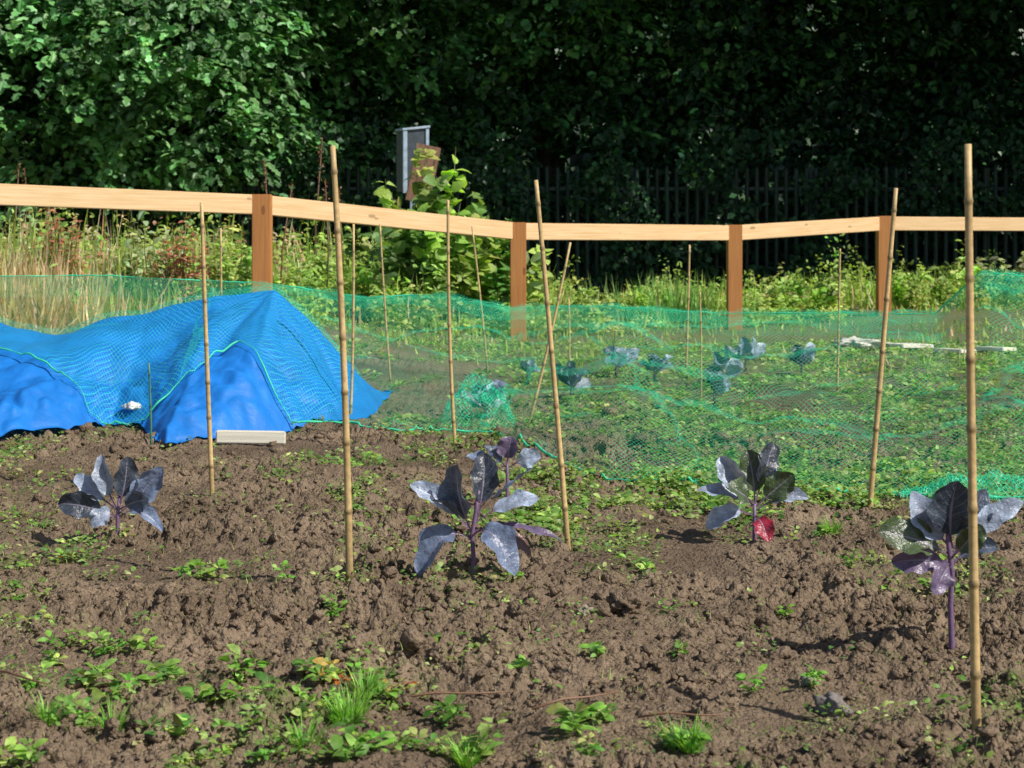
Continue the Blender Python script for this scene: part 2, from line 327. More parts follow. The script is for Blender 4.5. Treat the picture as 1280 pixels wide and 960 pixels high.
x,y=gpos(190,556); tag(cane((x,y-.02),((186-640)/F*y,y,CAMH-(453-290)/F*y),.006,True),'short green stake standing beside blue tarpaulin','stake')
# ---------------------------------------------------------------- timber fence
P=[(-4.4,13.0,1.44),(-2.1,14.8,1.366),(.06,17.0,1.143),(2.40,19.0,1.128),(4.39,20.8,1.239),(7.1,22.0,1.23)]
fe=obj('timber_fence',None,(P[0][0],P[0][1],float(macro(*P[0][:2])))); O=Vector(fe.location)
tag(fe,'low pale timber rail fence with square brown posts','fence')
def beam(a,b,w,h,mat,name,bev=.006):
    a=Vector(a);b=Vector(b);D=(b-a);L=D.length;D.normalize()
    up=Vector((0,0,1)) if abs(D.z)<.9 else Vector((0,1,0)); s=D.cross(up).normalized(); u=s.cross(D)
    bm=bmesh.new(); bmesh.ops.create_cube(bm,size=1)
    bmesh.ops.scale(bm,vec=(L,w,h),verts=bm.verts); bmesh.ops.bevel(bm,geom=bm.edges[:],offset=bev,segments=2,affect='EDGES')
    uvl=bm.loops.layers.uv.new('UVMap'); ro=random.random()*9
    for fc in bm.faces:
        for l in fc.loops:
            c=l.vert.co; l[uvl].uv=(c.x+ro,(c.z if abs(fc.normal.y)>.5 else c.y)+ro)
    for v in bm.verts:
        c=v.co.copy(); v.co=(a+b)/2+D*c.x+s*c.y+u*c.z
    me=bpy.data.meshes.new(name); bm.to_mesh(me); bm.free(); me.materials.append(mat)
    me.color_attributes.new('tint','FLOAT_COLOR','POINT').data.foreach_set('color',np.ones(len(me.vertices)*4,np.float32))
    return me
for i,p in enumerate(P):
    b=Vector((p[0],p[1],float(macro(p[0],p[1]))-.3))-O; t=Vector(p)-O
    o=obj('post',beam(b,t,.155,.155,M_post,'post'),parent=fe)
for i in range(5):
    a=Vector(P[i])-O; b=Vector(P[i+1])-O; off=Vector((0,.02,-.088)); obj('rail',beam(a+off,b+off,.06,.165,M_rail,'rail'),parent=fe)
# ---------------------------------------------------------------- palisade fence
pf=obj('palisade_fence',None,(0,27.4,-.3)); tag(pf,'dark green steel palisade security fence before dense trees','fence')
mb=MB(); x=-12.
gcol=(.018,.040,.033)
def boxv(x0,x1,y0,y1,z0,z1):
    return [(x0,y0,z0),(x1,y0,z0),(x1,y1,z0),(x0,y1,z0),(x0,y0,z1),(x1,y0,z1),(x1,y1,z1),(x0,y1,z1)],[(0,1,5,4),(1,2,6,5),(2,3,7,6),(3,0,4,7),(4,5,6,7),(3,2,1,0)]
while x<14:
    zt=2.4+rng.normal()*.012; w=.034; lx=rng.normal()*.006
    v=[(x-w,0,0),(x-w*.4,-.02,0),(x+w*.4,-.02,0),(x+w,0,0),(x-w+lx,0,zt-.12),(x-w*.4+lx,-.02,zt-.06),(x+w*.4+lx,-.02,zt-.06),(x+w+lx,0,zt-.12),(x-w*.6+lx,.003,zt),(x+w*.6+lx,.003,zt),(x+lx,0,zt-.07)]
    mb.add(v,[(0,1,5,4),(1,2,6,5),(2,3,7,6),(4,5,8),(6,7,9),(5,6,10),(5,10,8),(6,9,10)],tuple(np.array(gcol)*rng.uniform(.5,1.5))); x+=.155
obj('paling',mb.mesh('paling',M_metal,False),parent=pf)
for z in (.4,2.0):
    mb=MB(); v,f=boxv(-12,14,.005,.05,z,z+.05); mb.add(v,f,gcol); obj('rail',mb.mesh('rail',M_metal,False),parent=pf)
x=-11.9
while x<14:
    mb=MB(); v,f=boxv(x,x+.1,.055,.12,-.1,2.35); mb.add(v,f,gcol); obj('post',mb.mesh('post',M_metal,False),parent=pf); x+=2.75
# ---------------------------------------------------------------- trees
def ell_clumps(ells,nc):
    vol=np.array([e[3]*e[4]+e[4]*e[5]+e[3]*e[5] for e in ells]); k=rng.choice(len(ells),nc,p=vol/vol.sum()); E=np.array(ells)[k]
    d=nz(rng.normal(size=(nc,3))); rad=rng.uniform(.55,1.08,(nc,1))**.6
    return E[:,:3]+d*E[:,3:6]*rad,d
def crown(ells,nc,per,L,cols,T=DIA,contrast=(.35,1.5)):
    c,d=ell_clumps(ells,nc); sh=rng.uniform(*contrast,nc)
    n=nc*per; k=np.repeat(np.arange(nc),per); s=rng.uniform(-.5,1,n)[:,None]
    tw=nz(d*[1,1,.3]+rng.normal(size=(nc,3))*.5); ln=rng.uniform(.35,1.0,(nc,1))
    pos=c[k]+tw[k]*ln[k]*s+np.array([0,0,-.5])*ln[k]*(s*s)+rng.normal(size=(n,3))*[.14,.14,.07]
    out=tw[k]+rng.normal(size=(n,3))*.55; dr=out*[1,1,.3]+np.array([0,0,-.5])+rng.normal(size=(n,3))*.25
    no=out*.25+np.array([.25,-.35,1.])+rng.normal(size=(n,3))*.33
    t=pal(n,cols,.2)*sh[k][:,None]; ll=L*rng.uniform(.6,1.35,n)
    return leaf_cloud(pos,dr,no,ll,ll*.72,t,T)
LIT=[(.15,.34,.11),(.21,.42,.17),(.11,.27,.08)]; SHADED=[(.028,.085,.032),(.042,.115,.038),(.018,.056,.026)]; MIDC=[(.10,.26,.07),(.065,.19,.055),(.14,.32,.09)]  # leaf tints with sunlight and deep shade painted into the colour
def tree(x,y,h,ells,nc,per,L,cols,label,name='broadleaf_tree',cat_='tree',T=DIA):
    z=float(macro(x,y)); o=obj(name,None,(x,y,z)); tag(o,label,cat_,'trees along the allotment boundary')
    mb=MB(); mb.add(*tube([(0,0,-.3),(.05,0,h*.2),(.0,.1,h*.5),(.1,.1,h*.8)],[.26,.2,.15,.05],10),(.07,.055,.04))
    for e in ells:
        t=np.array(e[:3])*[.85,.85,1]; s=np.array([0,0,min(h*.45,max(.6,t[2]*.5))]); m=(s+t)/2+[0,0,.3]
        mb.add(*tube([s,m,t],[.11,.07,.02],7),(.06,.045,.035))
        for j in range(4):
            q=t+rng.normal(size=3)*np.array(e[3:])*.5; mb.add(*tube([m,(m+q)/2+[0,0,.15],q],[.05,.03,.008],5),(.06,.045,.035))
    obj('trunk',mb.mesh('trunk',M_bark),parent=o)
    lo_=[e for e in ells if e[2]+z<6.3]; hi_=[e for e in ells if e[2]+z>=6.3]; parts=[]
    if lo_: parts.append(crown(lo_,nc,per,L,cols,T=T))
    if hi_: parts.append(crown(hi_,60*len(hi_),24,.36,cols,T=DIA))
    v,f,t=cat(parts); obj('crown',np_mesh('crown',v,f,M_leaf,t,smooth=False),parent=o)
    return o
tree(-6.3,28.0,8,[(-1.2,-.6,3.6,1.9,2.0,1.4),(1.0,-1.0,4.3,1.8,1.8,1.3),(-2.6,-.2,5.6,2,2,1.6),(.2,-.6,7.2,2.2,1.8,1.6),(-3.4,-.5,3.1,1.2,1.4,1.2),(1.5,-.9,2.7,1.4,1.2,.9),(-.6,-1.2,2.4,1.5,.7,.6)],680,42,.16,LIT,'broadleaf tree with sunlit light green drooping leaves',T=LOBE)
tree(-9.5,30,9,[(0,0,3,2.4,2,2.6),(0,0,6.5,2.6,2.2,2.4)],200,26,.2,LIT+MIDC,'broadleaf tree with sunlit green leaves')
for (x,y,cols,fw) in [(-3.0,29.6,MIDC+LIT[2:],0),(.6,30.4,SHADED[1:2]+MIDC,0),(4.2,30.4,SHADED+MIDC[:1],1),(7.6,30.6,SHADED+MIDC[1:2],1),(11.2,29.8,SHADED,1)]:
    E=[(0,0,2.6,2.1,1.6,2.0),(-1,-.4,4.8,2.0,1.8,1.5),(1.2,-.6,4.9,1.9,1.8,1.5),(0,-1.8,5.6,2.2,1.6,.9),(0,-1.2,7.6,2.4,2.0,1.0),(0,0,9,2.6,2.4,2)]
    if fw: E+=[(0,-5.2,8.0,2.6,2.6,1.1),(.5,-4.0,9.8,2.6,2.8,1.2)]  # unseen canopy added in front to shade the steel fence
    tree(x,y,9,E,440,36,.165,cols,'dense dark green broadleaf tree out of view, added to cast shade',T=LOBE if x<5 else DIA)
for (x,y) in [(13.6,25.5),(17,26.5)]:  # trees outside the view, added to throw shade leftwards
    tree(x,y,11,[(0,0,3,2.2,2,2.6),(0,-.8,6.5,2.5,2.5,2.2),(-.5,-1.5,9,2.8,2.8,2.2),(0,0,11,2.4,2.4,2)],160,24,.26,SHADED,'dense dark green broadleaf tree out of view, added to cast shade')
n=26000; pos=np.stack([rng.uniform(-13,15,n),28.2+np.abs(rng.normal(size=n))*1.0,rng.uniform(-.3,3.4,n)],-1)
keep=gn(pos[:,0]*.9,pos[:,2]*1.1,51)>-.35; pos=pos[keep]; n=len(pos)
a=leaf_cloud(pos,rng.normal(size=(n,3))+[0,-.6,-.3],rng.normal(size=(n,3))*.6+[0,-.5,1],rng.uniform(.09,.2,n),rng.uniform(.07,.14,n),pal(n,SHADED),DIA)
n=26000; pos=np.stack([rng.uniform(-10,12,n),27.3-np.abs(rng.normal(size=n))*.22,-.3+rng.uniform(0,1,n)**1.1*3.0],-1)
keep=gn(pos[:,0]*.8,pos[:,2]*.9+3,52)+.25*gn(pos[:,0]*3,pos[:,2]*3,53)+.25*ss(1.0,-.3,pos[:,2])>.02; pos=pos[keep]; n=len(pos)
c=leaf_cloud(pos,rng.normal(size=(n,3))+[0,-.5,-.6],rng.normal(size=(n,3))*.5+[0,-.8,.8],rng.uniform(.07,.15,n),rng.uniform(.06,.12,n),pal(n,SHADED),DIA)
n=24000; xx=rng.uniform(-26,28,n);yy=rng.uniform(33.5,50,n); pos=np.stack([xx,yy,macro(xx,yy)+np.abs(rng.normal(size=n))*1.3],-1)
b=leaf_cloud(pos,rng.normal(size=(n,3))+[0,-.6,-.4],rng.normal(size=(n,3))*.5+[0,-.5,1],rng.uniform(.35,.75,n),rng.uniform(.25,.5,n),pal(n,SHADED),DIA)
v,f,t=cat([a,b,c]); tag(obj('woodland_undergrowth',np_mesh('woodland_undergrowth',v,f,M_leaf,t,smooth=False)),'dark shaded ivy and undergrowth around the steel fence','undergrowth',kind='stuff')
# ---------------------------------------------------------------- rough grass
def blades(x,y,h,w,tint,lean=.35):
    n=len(x); z=macro(x,y); a=rng.uniform(0,6.28,n); l=np.abs(rng.normal(size=n))*lean
    dr=np.stack([np.cos(a)*l,np.sin(a)*l,np.ones(n)],-1); no=np.stack([-np.cos(a),-np.sin(a),l],-1)
    return leaf_cloud(np.stack([x,y,z],-1),dr,-no+rng.normal(size=(n,3))*.4,h,w,tint,BLADE)
GR=[(.31,.47,.07),(.38,.53,.10),(.46,.53,.15),(.23,.37,.06)]; STR=[(.72,.56,.34),(.80,.66,.44),(.60,.44,.27)]
YG=[(.37,.54,.10),(.26,.44,.08),(.46,.58,.16)]; RED=[(.50,.19,.11),(.60,.29,.17),(.42,.23,.12)]; SAGE=[(.35,.44,.21),(.44,.52,.29)]
FX,FY=[-4.4,-2.1,.06,2.4,4.39,7.1],[13,14.8,17,19,20.8,22]
parts=[]
n=46000; x=rng.uniform(-9,11,n); y=rng.uniform(13.2,26.0,n)
behind=y-np.interp(x,FX,FY)
dens=np.clip(.2+.6*ss(-.5,1.0,behind)+.8*gn(x*.9,y*.9,61),0.05,1)*(1-.35*ss(.5,2,x))*(1-.35*ss(-2,-3,x))
gap=np.exp(-((x-1.0)/.9)**2-((y-20)/1.8)**2); k=rng.uniform(size=n)<dens*(1-.93*gap); x,y,behind=x[k],y[k],behind[k]; n=len(x)
hm=.08+.22*ss(0,1.2,behind)*(1+.8*ss(.5,-2.5,x))*(.75+1.5*gn(x*1.1,y*1.1,62)); hm=np.clip(hm,.05,1.)*rng.uniform(.4,1.5,n)
t=pal(n,GR,.2); m=(rng.uniform(size=n)<ss(-2.2,-4.0,x)*.40+.14)[:,None]; t=np.where(m,pal(n,STR,.2),t)
parts.append(blades(x,y,hm,rng.uniform(.012,.028,n)*(y/18),t,.7))
for (cx,cy,sp,hh,nn,cols,ln) in [(1.70,19.9,.38,.55,420,[(.24,.46,.13),(.34,.54,.16)],.8),(6.3,23.5,1.0,.5,400,GR,.6),(-4.1,13.9,.32,.62,2000,STR,1.0),(-4.6,15.0,.7,.95,700,STR+GR,.6),(-3.4,14.4,.4,.35,700,STR+GR,1.1)]:
    x=cx+rng.normal(size=nn)*sp; y=cy+rng.normal(size=nn)*sp*.5; parts.append(blades(x,y,hh*rng.uniform(.4,1.2,nn),rng.uniform(.010,.022,nn),pal(nn,cols,.2),ln))
v,f,t=cat(parts); tag(obj('rough_grass',np_mesh('rough_grass',v,f,M_grass,t)),'rough long green and straw grass along the fence','grass',kind='stuff')
n=5600; cx=rng.uniform(-8,11,n); cy=rng.uniform(14,26.0,n); bh=cy-np.interp(cx,FX,FY); k=(bh>.0)&(gn(cx*.8,cy*.8,65)+rng.normal(size=n)*.3>-.25)&(np.exp(-((cx-1.0)/.8)**2-((cy-20)/1.5)**2)<.4); cx,cy=cx[k],cy[k]; nc=len(cx)
hh=np.clip(.25+.32*ss(.5,-3,cx)+.45*gn(cx*1.0,cy*1.0,66)+.12*ss(2.5,4,cx),.06,.9)*rng.uniform(.4,1.5,nc); per=24; kk=np.repeat(np.arange(nc),per); n=len(kk); s=rng.uniform(.1,1,n)
pos=np.stack([cx[kk]+rng.normal(size=n)*.06,cy[kk]+rng.normal(size=n)*.06,macro(cx[kk],cy[kk])+hh[kk]*s],-1)
ct=pal(nc,YG+YG+[(.50,.52,.17)],.22); sel=(rng.uniform(size=nc)<ss(-1.5,-3.5,cx)*.25); ct[sel]=pal(sel.sum(),RED+STR,.2)
v,f,t=leaf_cloud(pos,rng.normal(size=(n,3))*[1,1,.5]+[0,0,.2],rng.normal(size=(n,3))*.4+[.25,-.45,1],rng.uniform(.03,.10,n),rng.uniform(.02,.05,n),ct[kk]*rng.uniform(.7,1.2,(n,1)),OVAL)
tag(obj('verge_weeds',np_mesh('verge_weeds',v,f,M_weed,t)),'mixed leafy yellow green weeds filling the fence verge','weeds',kind='stuff')
def clump(name,x,y,R,h,n,L,cols,label,cat_,T=OVAL,group=None,wd=.55,up=.1):
    z=float(macro(x,y)); o=obj(name,None,(x,y,z)); tag(o,label,cat_,group)
    ns=max(4,n//26); mb=MB(); P_=[];C_=[]
    for i in range(ns):
        a=rng.uniform(0,6.28); rr=R*math.sqrt(rng.uniform()); tip=np.array([math.cos(a)*rr,math.sin(a)*rr*.8,h*rng.uniform(.5,1.08)*(1-.35*(rr/R))]); b0=tip*[.3,.3,0]
        mid=(b0+tip)/2+[0,0,h*.08]; mb.add(*tube([b0,mid,tip],[.008,.006,.002],5),(.14,.18,.06))
        m=n//ns; s=rng.uniform(.15,1,m)**.8
        P_.append(b0+(tip-b0)*s[:,None]+rng.normal(size=(m,3))*.018); C_.append(pal(1,cols,.25)*rng.uniform(.7,1.2,(m,1)))
    obj('stem',mb.mesh('stem',M_stem),parent=o); pos=np.concatenate(P_); n=len(pos)
    dr=rng.normal(size=(n,3))*[1,1,.35]+[0,0,up]; no=rng.normal(size=(n,3))*.35+[.2,-.45,1]; ll=L*rng.uniform(.5,1.3,n)
    v,f,t=leaf_cloud(pos,dr,no,ll,ll*wd,np.concatenate(C_),T); obj('foliage',np_mesh('foliage',v,f,M_weed,t),parent=o)
BR=YG+[(.14,.28,.07),(.20,.34,.10)]
clump('bramble_bush',-.80,17.7,.70,1.35,760,.15,BR,'leafy light green bramble bush growing behind the fence','bush',wd=.8)
clump('bramble_bush',-1.15,18.3,.55,1.75,380,.17,BR,'tall leafy bramble shoots beside the metal cabinet','bush',wd=.8)
clump('bramble_bush',-.70,18.3,.42,2.05,460,.17,BR,'tall leafy bramble shoots beside the metal cabinet','bush',wd=.8)
clump('bramble_bush',-.98,18.6,.22,1.95,200,.15,BR,'tall leafy bramble shoots beside the metal cabinet','bush',wd=.8)
clump('bramble_bush',-.10,18.0,.50,1.40,420,.16,BR,'leafy light green bramble bush growing behind the fence','bush',wd=.8)
for (x,y,R,h,n,L,cols,lab) in [(-3.85,15.0,.30,1.1,1100,.05,RED,'tall reddish brown dock weed gone to seed'),(-3.3,15.6,.42,1.0,1000,.08,SAGE,'tall sage green thistle beside the fence'),(-2.85,15.0,.28,1.0,900,.05,RED,'tall reddish brown dock weed gone to seed'),(-4.3,16.1,.35,1.15,600,.07,SAGE,'tall sage green thistle beside the fence'),(-2.4,15.6,.35,.85,700,.08,YG,'leafy green weed clump behind the fence'),(-4.6,15.6,.35,1.0,700,.08,YG,'leafy green weed clump behind the fence'),(-1.9,17,.4,.8,400,.1,YG,'leafy green weed clump behind the fence'),(-1.5,16.6,.4,.7,400,.1,YG,'leafy green weed clump behind the fence'),
   (3.55,20.9,.4,.75,360,.10,YG,'leafy green weed clump behind the fence'),(2.95,20.7,.3,.5,200,.10,YG,'leafy green weed clump behind the fence'),(1.6,19.8,.4,.5,300,.09,YG,'leafy green weed clump behind the fence'),(5.7,22.8,.5,.75,380,.11,YG,'leafy green weed clump behind the fence'),(.9,18.6,.35,.45,200,.1,YG,'leafy green weed clump behind the fence'),(6.4,22.9,.5,.95,340,.11,SAGE,'leafy green weed clump behind the fence'),(4.9,22.3,.45,.6,340,.10,YG,'leafy green weed clump behind the fence')]:
    clump('tall_weed',x,y,R,h,n,L,cols,lab,'weed',group='tall weeds along the fence')
for (px,ty,d) in [(392,172,17.5),(333,200,17),(408,225,16.8),(15,205,16),(38,212,16.2),(350,230,16.5),(425,235,17)]:
    x=(px-640)/F*d; zt=CAMH-(ty-290)/F*d; z0=float(macro(x,d)); mb=MB(); lx=rng.normal()*.04; mb.add(*tube([(0,0,0),(.02,0,(zt-z0)*.5),(lx,.02,zt-z0)],[.011,.009,.004],6),(.15,.08,.05))
    m=30; s=rng.uniform(.75,1,m); pos=np.stack([lx*s+rng.normal(size=m)*.014,rng.normal(size=m)*.014,(zt-z0)*s],-1)
    o=obj('dead_flower_stalk',mb.mesh('dead_flower_stalk',M_stem),(x,d,z0)); tag(o,'thin brown dead flower stalk rising above the grass','dead stalk','dead stalks')
    v,f,t=leaf_cloud(pos,rng.normal(size=(m,3))+[0,0,.8],rng.normal(size=(m,3)),.03,.015,pal(m,RED)*.6,DIA); obj('foliage',np_mesh('foliage',v,f,M_weed,t),parent=o)  # small pieces forming the stalk's dry seed head
# ---------------------------------------------------------------- metal cabinet + board
d=19.6; x=(517-640)/F*d; z0=float(macro(x,d)); zt=CAMH+131/F*d
cb=obj('metal_cabinet',None,(x,d,z0)); tag(cb,'pale grey metal cabinet with dark panel on a post','cabinet')
h=zt-z0; g=(.34,.43,.54)
def bx(name,x0,x1,y0,y1,z0_,z1,c,par,mat=M_metal,rz=0,tx=0):
    mb=MB(); v,f=boxv(x0,x1,y0,y1,z0_,z1)
    ca,sa=math.cos(rz),math.sin(rz); v=[(p[0]*ca-p[1]*sa,p[0]*sa+p[1]*ca,p[2]+p[0]*tx) for p in v]
    mb.add(v,f,c); o=obj(name,mb.mesh(name,mat,False),parent=par); bv=o.modifiers.new('b','BEVEL'); bv.width=.004; bv.segments=2; return o
R=math.radians(25)
bx('post',-.04,.04,-.02,.06,-.1,h-.72,g,cb); bx('housing',-.15,.15,-.05,.14,h-.70,h-.03,(.12,.13,.14),cb,rz=R,tx=.12)
for a_,b_ in ((-.155,-.105),(.115,.155)): bx('frame_side',a_,b_,-.08,-.052,h-.72,h-.03,g,cb,rz=R,tx=.12)
bx('frame_top',-.165,.165,-.09,.15,h-.027,h,g,cb,rz=R,tx=.12); bx('frame_base',-.1,.11,-.08,-.052,h-.72,h-.67,g,cb,rz=R,tx=.12)
bx('door_panel',-.1,.11,-.062,-.053,h-.665,h-.05,(.05,.065,.08),cb,rz=R,tx=.12)
d=19.2; x=(533-640)/F*d; z0=float(macro(x,d)); zt=CAMH+108/F*d; bd=obj('wooden_board',None,(x,d,z0)); tag(bd,'weathered reddish brown board tilted on a stake','board')
o=obj('stake',beam((-.03,.03,-.1),(.02,.03,zt-z0-.25),.05,.05,M_board,'stake'),parent=bd)
o=obj('panel',beam((-.10,-.02,zt-z0-.62),(.03,-.02,zt-z0),.27,.025,M_board,'panel'),parent=bd)
# ---------------------------------------------------------------- tarpaulin
XE=-.78
RX=[-4.6,-4.2,-3.5,-3.0,-2.72,-2.39,-1.85,-1.38,-1.24,-1.12,-.98,-.86,XE]; RZ=[.02,.3,.5,.535,.475,.54,.62,.715,.60,.49,.31,.12,.03]
def tarp_z(x,y):
    x=np.asarray(x,float);y=np.asarray(y,float)
    zr=np.interp(x,RX,RZ); yr=10.3; yf=np.interp(x,[-4.6,-2.6,-2.3,-2.1,-1.9,-1.7,-1.45,-1.2,-1.0,XE],[8.75,8.6,8.95,9.25,9.1,8.62,8.85,9.2,9.45,9.85]); yb=11.5
    t=np.clip((y-yf)/(yr-yf),0,1); tb=np.clip((yb-y)/(yb-yr),0,1)
    lift=.012+.045*ss(.1,.5,gn(x*2.3,x*0,79))
    z=np.where(y<yr,lift+(zr-lift)*(t**.75*.9+.1*t*t),zr*tb**.85)
    ang=np.arctan2(y-10.3,x+1.38); rr=np.hypot(y-10.3,x+1.38)
    q=ang*5+1.2*gn(x*1.1,y*1.1,70); w=(np.abs(np.sin(q))-.6)*.07*np.clip(rr,0,1.2)*t**.4
    q2=ang*13+2*gn(x*1.4,y*1.4,67); w=w+np.abs(np.sin(q2))*.022*np.clip(rr,0,1.)*t**.3
    ang2=np.arctan2(y-10.3,x+2.9); rr2=np.hypot(y-10.3,x+2.9); w=w+(np.abs(np.sin(ang2*4+1.))-.6)*.05*np.clip(rr2,0,1)*ss(-1.6,-2.3,x)*t**.4
    low=ss(.75,.0,t)
    w=w+gn(x*2.6,y*1.8,71)*.035+gn(x*5+y*3,y*4,72)*.012+low*(np.abs(gn(x*7+y*2,y*5,73))*.06-.015)+low*gn(x*16,y*12,74)*.014
    return z+w*np.clip(zr*4,0,1)*np.where(y<yr,np.clip(t*5+.25,0,1),tb),yf,yb
tx=np.linspace(-4.6,XE,420); tv=np.linspace(0,1,220); TX,TV=np.meshgrid(tx,tv); _,yf,yb=tarp_z(tx,tx*0+9.5)
yf=yf+.09*gn(tx*2.6,tx*0,75)+.06*gn(tx*7,tx*0,76)+.03*gn(tx*19,tx*0,78)
TY=yf[None]+(yb-yf[None])*TV; TZ=tarp_z(TX,TY)[0]; TXj=TX+.02*gn(TX*3,TY*3,77)
TZ=np.maximum(TZ,gh(TXj,TY)+.008+.012*np.abs(gn(TX*9,TY*9,78)))
idx=np.arange(TX.size).reshape(TX.shape); Fq=np.stack([idx[:-1,:-1],idx[:-1,1:],idx[1:,1:],idx[1:,:-1]],-1).reshape(-1,4)
o0=np.array([-2.4,10,0]); me=np_mesh('tarpaulin',np.stack([TXj,TY,TZ],-1).reshape(-1,3)-o0,Fq,M_tarp)
tag(obj('tarpaulin',me,tuple(o0)),'crumpled bright blue tarpaulin draped over a heap','tarpaulin')
x,y=gpos(317,555); y-=.10; pl=obj('wooden_plank',beam((-.17,0,.040),(.17,.02,.032),.015,.065,M_plank,'wooden_plank'),(x,y,H(x,y)+.005)); tag(pl,'short pale cream plank lying against blue tarpaulin','plank')
x,y=-2.0,9.3; V,Fc=lumps(np.array([0.]),np.array([0.]),np.array([.035]),I=I4); V[:,2]-=V[:,2].mean(); V=V*[1.5,1,.5]
tag(obj('stone',np_mesh('stone',V,Fc,M_stone,np.tile([.78,.78,.74],(len(V),1))),(x,y,float(tarp_z(x,y)[0])+.02)),'flat white stone resting on blue tarpaulin','stone')
x,y=(1072-640)/F*15.6,15.6; V,Fc=lumps(np.array([0.]),np.array([0.]),np.array([.1]),I=I4); V[:,2]-=V[:,2].min()+.02; V=V*[1.5,1,.5]
tag(obj('stone',np_mesh('stone',V,Fc,M_stone,np.tile([.72,.70,.62],(len(V),1))),(x,y,H(x,y)+.02)),'large pale flat stone lying among weeds','stone')
for (a,b,d) in [(1112,1158,15.6),(1180,1208,14.9),(1232,1258,15.2)]:
    x=((a+b)/2-640)/F*d; w=(b-a)/F*d/2; z=H(x,d); tag(obj('wooden_plank',beam((-w,-.1,.05),(w,.12,.035),.26,.035,M_plank,'wooden_plank'),(x,d,z)),'pale plank lying flat among green weeds','plank')
# ---------------------------------------------------------------- netting
fx=[-3.6,-3.3,-2.82,-2.5,-2.22,-1.84,-1.67,-1.60,-1.49,-1.34,-1.13,-1.0,-.84,-.57,-.33,-.08,.21,.39,.67,1.14,1.58,1.96,2.6]
fyv=[9.8,9.8,9.65,9.45,9.2,9.15,9.25,9.5,9.6,9.4,9.2,9.25,9.24,9.02,9.06,8.95,7.8,7.25,7.04,6.96,6.83,6.75,6.7]
bxs=[-4.8,-3.78,-3.0,-1.74,-1.1,-.46,0,.66,1.42,1.93,2.72,2.93,3.3,3.8]; byv=[13,13,13,13,12.8,12.6,12.5,12.2,12,11.8,11.3,11,10.8,10.8]; bzv=[.73,.72,.725,.66,.573,.603,.51,.534,.488,.503,.526,.80,.76,.6]
def net_pt(u,v):
    u=np.asarray(u,float)
    xf=-3.6+u*6.2; yfr=np.interp(xf,fx,fyv)+.05*gn(xf*5,xf*0,86)
    xb=-4.8+u*8.6; yb_=np.interp(xb,bxs,byv)+.15*gn(xb*1.7,xb*0,87); zb=np.interp(xb,bxs,bzv)
    vv=np.clip(v/.93,0,1); w=np.clip((v-.93)/.07,0,1)
    x=xf+(xb-xf)*vv; y=yfr+(yb_-yfr)*vv+w*.25
    prof=(vv**.7)*.72+.28*vv**3
    z=.02+(zb-.02)*prof
    sag=-.10*np.sin(np.pi*vv)*np.abs(np.sin(u*13+1))+.06*gn(x*1.6,y*.9,80)*np.sin(np.pi*vv)+np.abs(gn(x*1.8+y*1.1,y*.8-x,81))*.13*np.sin(np.pi*np.clip(vv,0,1))**.6
    sag=sag+.025*np.abs(gn(x*4+y*2,y*2-x*2,82))*np.sin(np.pi*vv)**.5+.006*gn(x*11,y*7,83)
    z=z+sag; z=z-w*.16
    tz=np.where((x>-4.55)&(x<XE-.02)&(y>8.6)&(y<11.5),tarp_z(x,y)[0],-1)
    z=np.maximum(z,tz+.02+.014*(1+gn(x*3,y*3,85))); z=np.maximum(z,gh(x,y)+.02)
    return x,y,z
U,Vv=np.meshgrid(np.linspace(0,1,420),np.linspace(0,1,260)); NX,NY,NZ=net_pt(U,Vv)
pts=np.stack([NX,NY,NZ],-1)
du=np.concatenate([np.zeros((260,1)),np.cumsum(np.linalg.norm(np.diff(pts[:,:,:2],axis=1),axis=2),axis=1)],1)
du=np.broadcast_to(du[130:131],du.shape); dv=np.concatenate([np.zeros((1,420)),np.cumsum(np.linalg.norm(np.diff(pts,axis=0),axis=2),axis=0)],0)
dv=np.broadcast_to(dv.mean(axis=1,keepdims=True),dv.shape)
idx=np.arange(U.size).reshape(U.shape); Fq=np.stack([idx[:-1,:-1],idx[:-1,1:],idx[1:,1:],idx[1:,:-1]],-1).reshape(-1,4)
nb=np.array([0,8.5,0]); nt_=obj('garden_netting',None,tuple(nb)); tag(nt_,'green mesh garden netting draped loosely over canes and tarpaulin','netting')
obj('mesh_sheet',np_mesh('mesh_sheet',pts.reshape(-1,3)-nb,Fq,M_net,uv=np.stack([du,dv],-1).reshape(-1,2)),parent=nt_)
def cord(us,vs,r,name='edge_cord'):
    x,y,z=net_pt(us,vs); n=len(us); P_=np.stack([x,y,z+.004],-1)-nb; mb=MB(); mb.add(*tube(P_,[r*(.3+1.3*abs(float(gn(i*.07,.5,90)))) for i in range(n)],5)); obj(name,mb.mesh(name,M_cord),parent=nt_)
uu=np.linspace(.0,.42,240); cord(uu,np.full(240,.002),.005); uu=np.linspace(.42,1,300); cord(uu,np.full(300,.002),.006); uu=np.linspace(0,1,500); cord(uu,np.full(500,.93),.005)
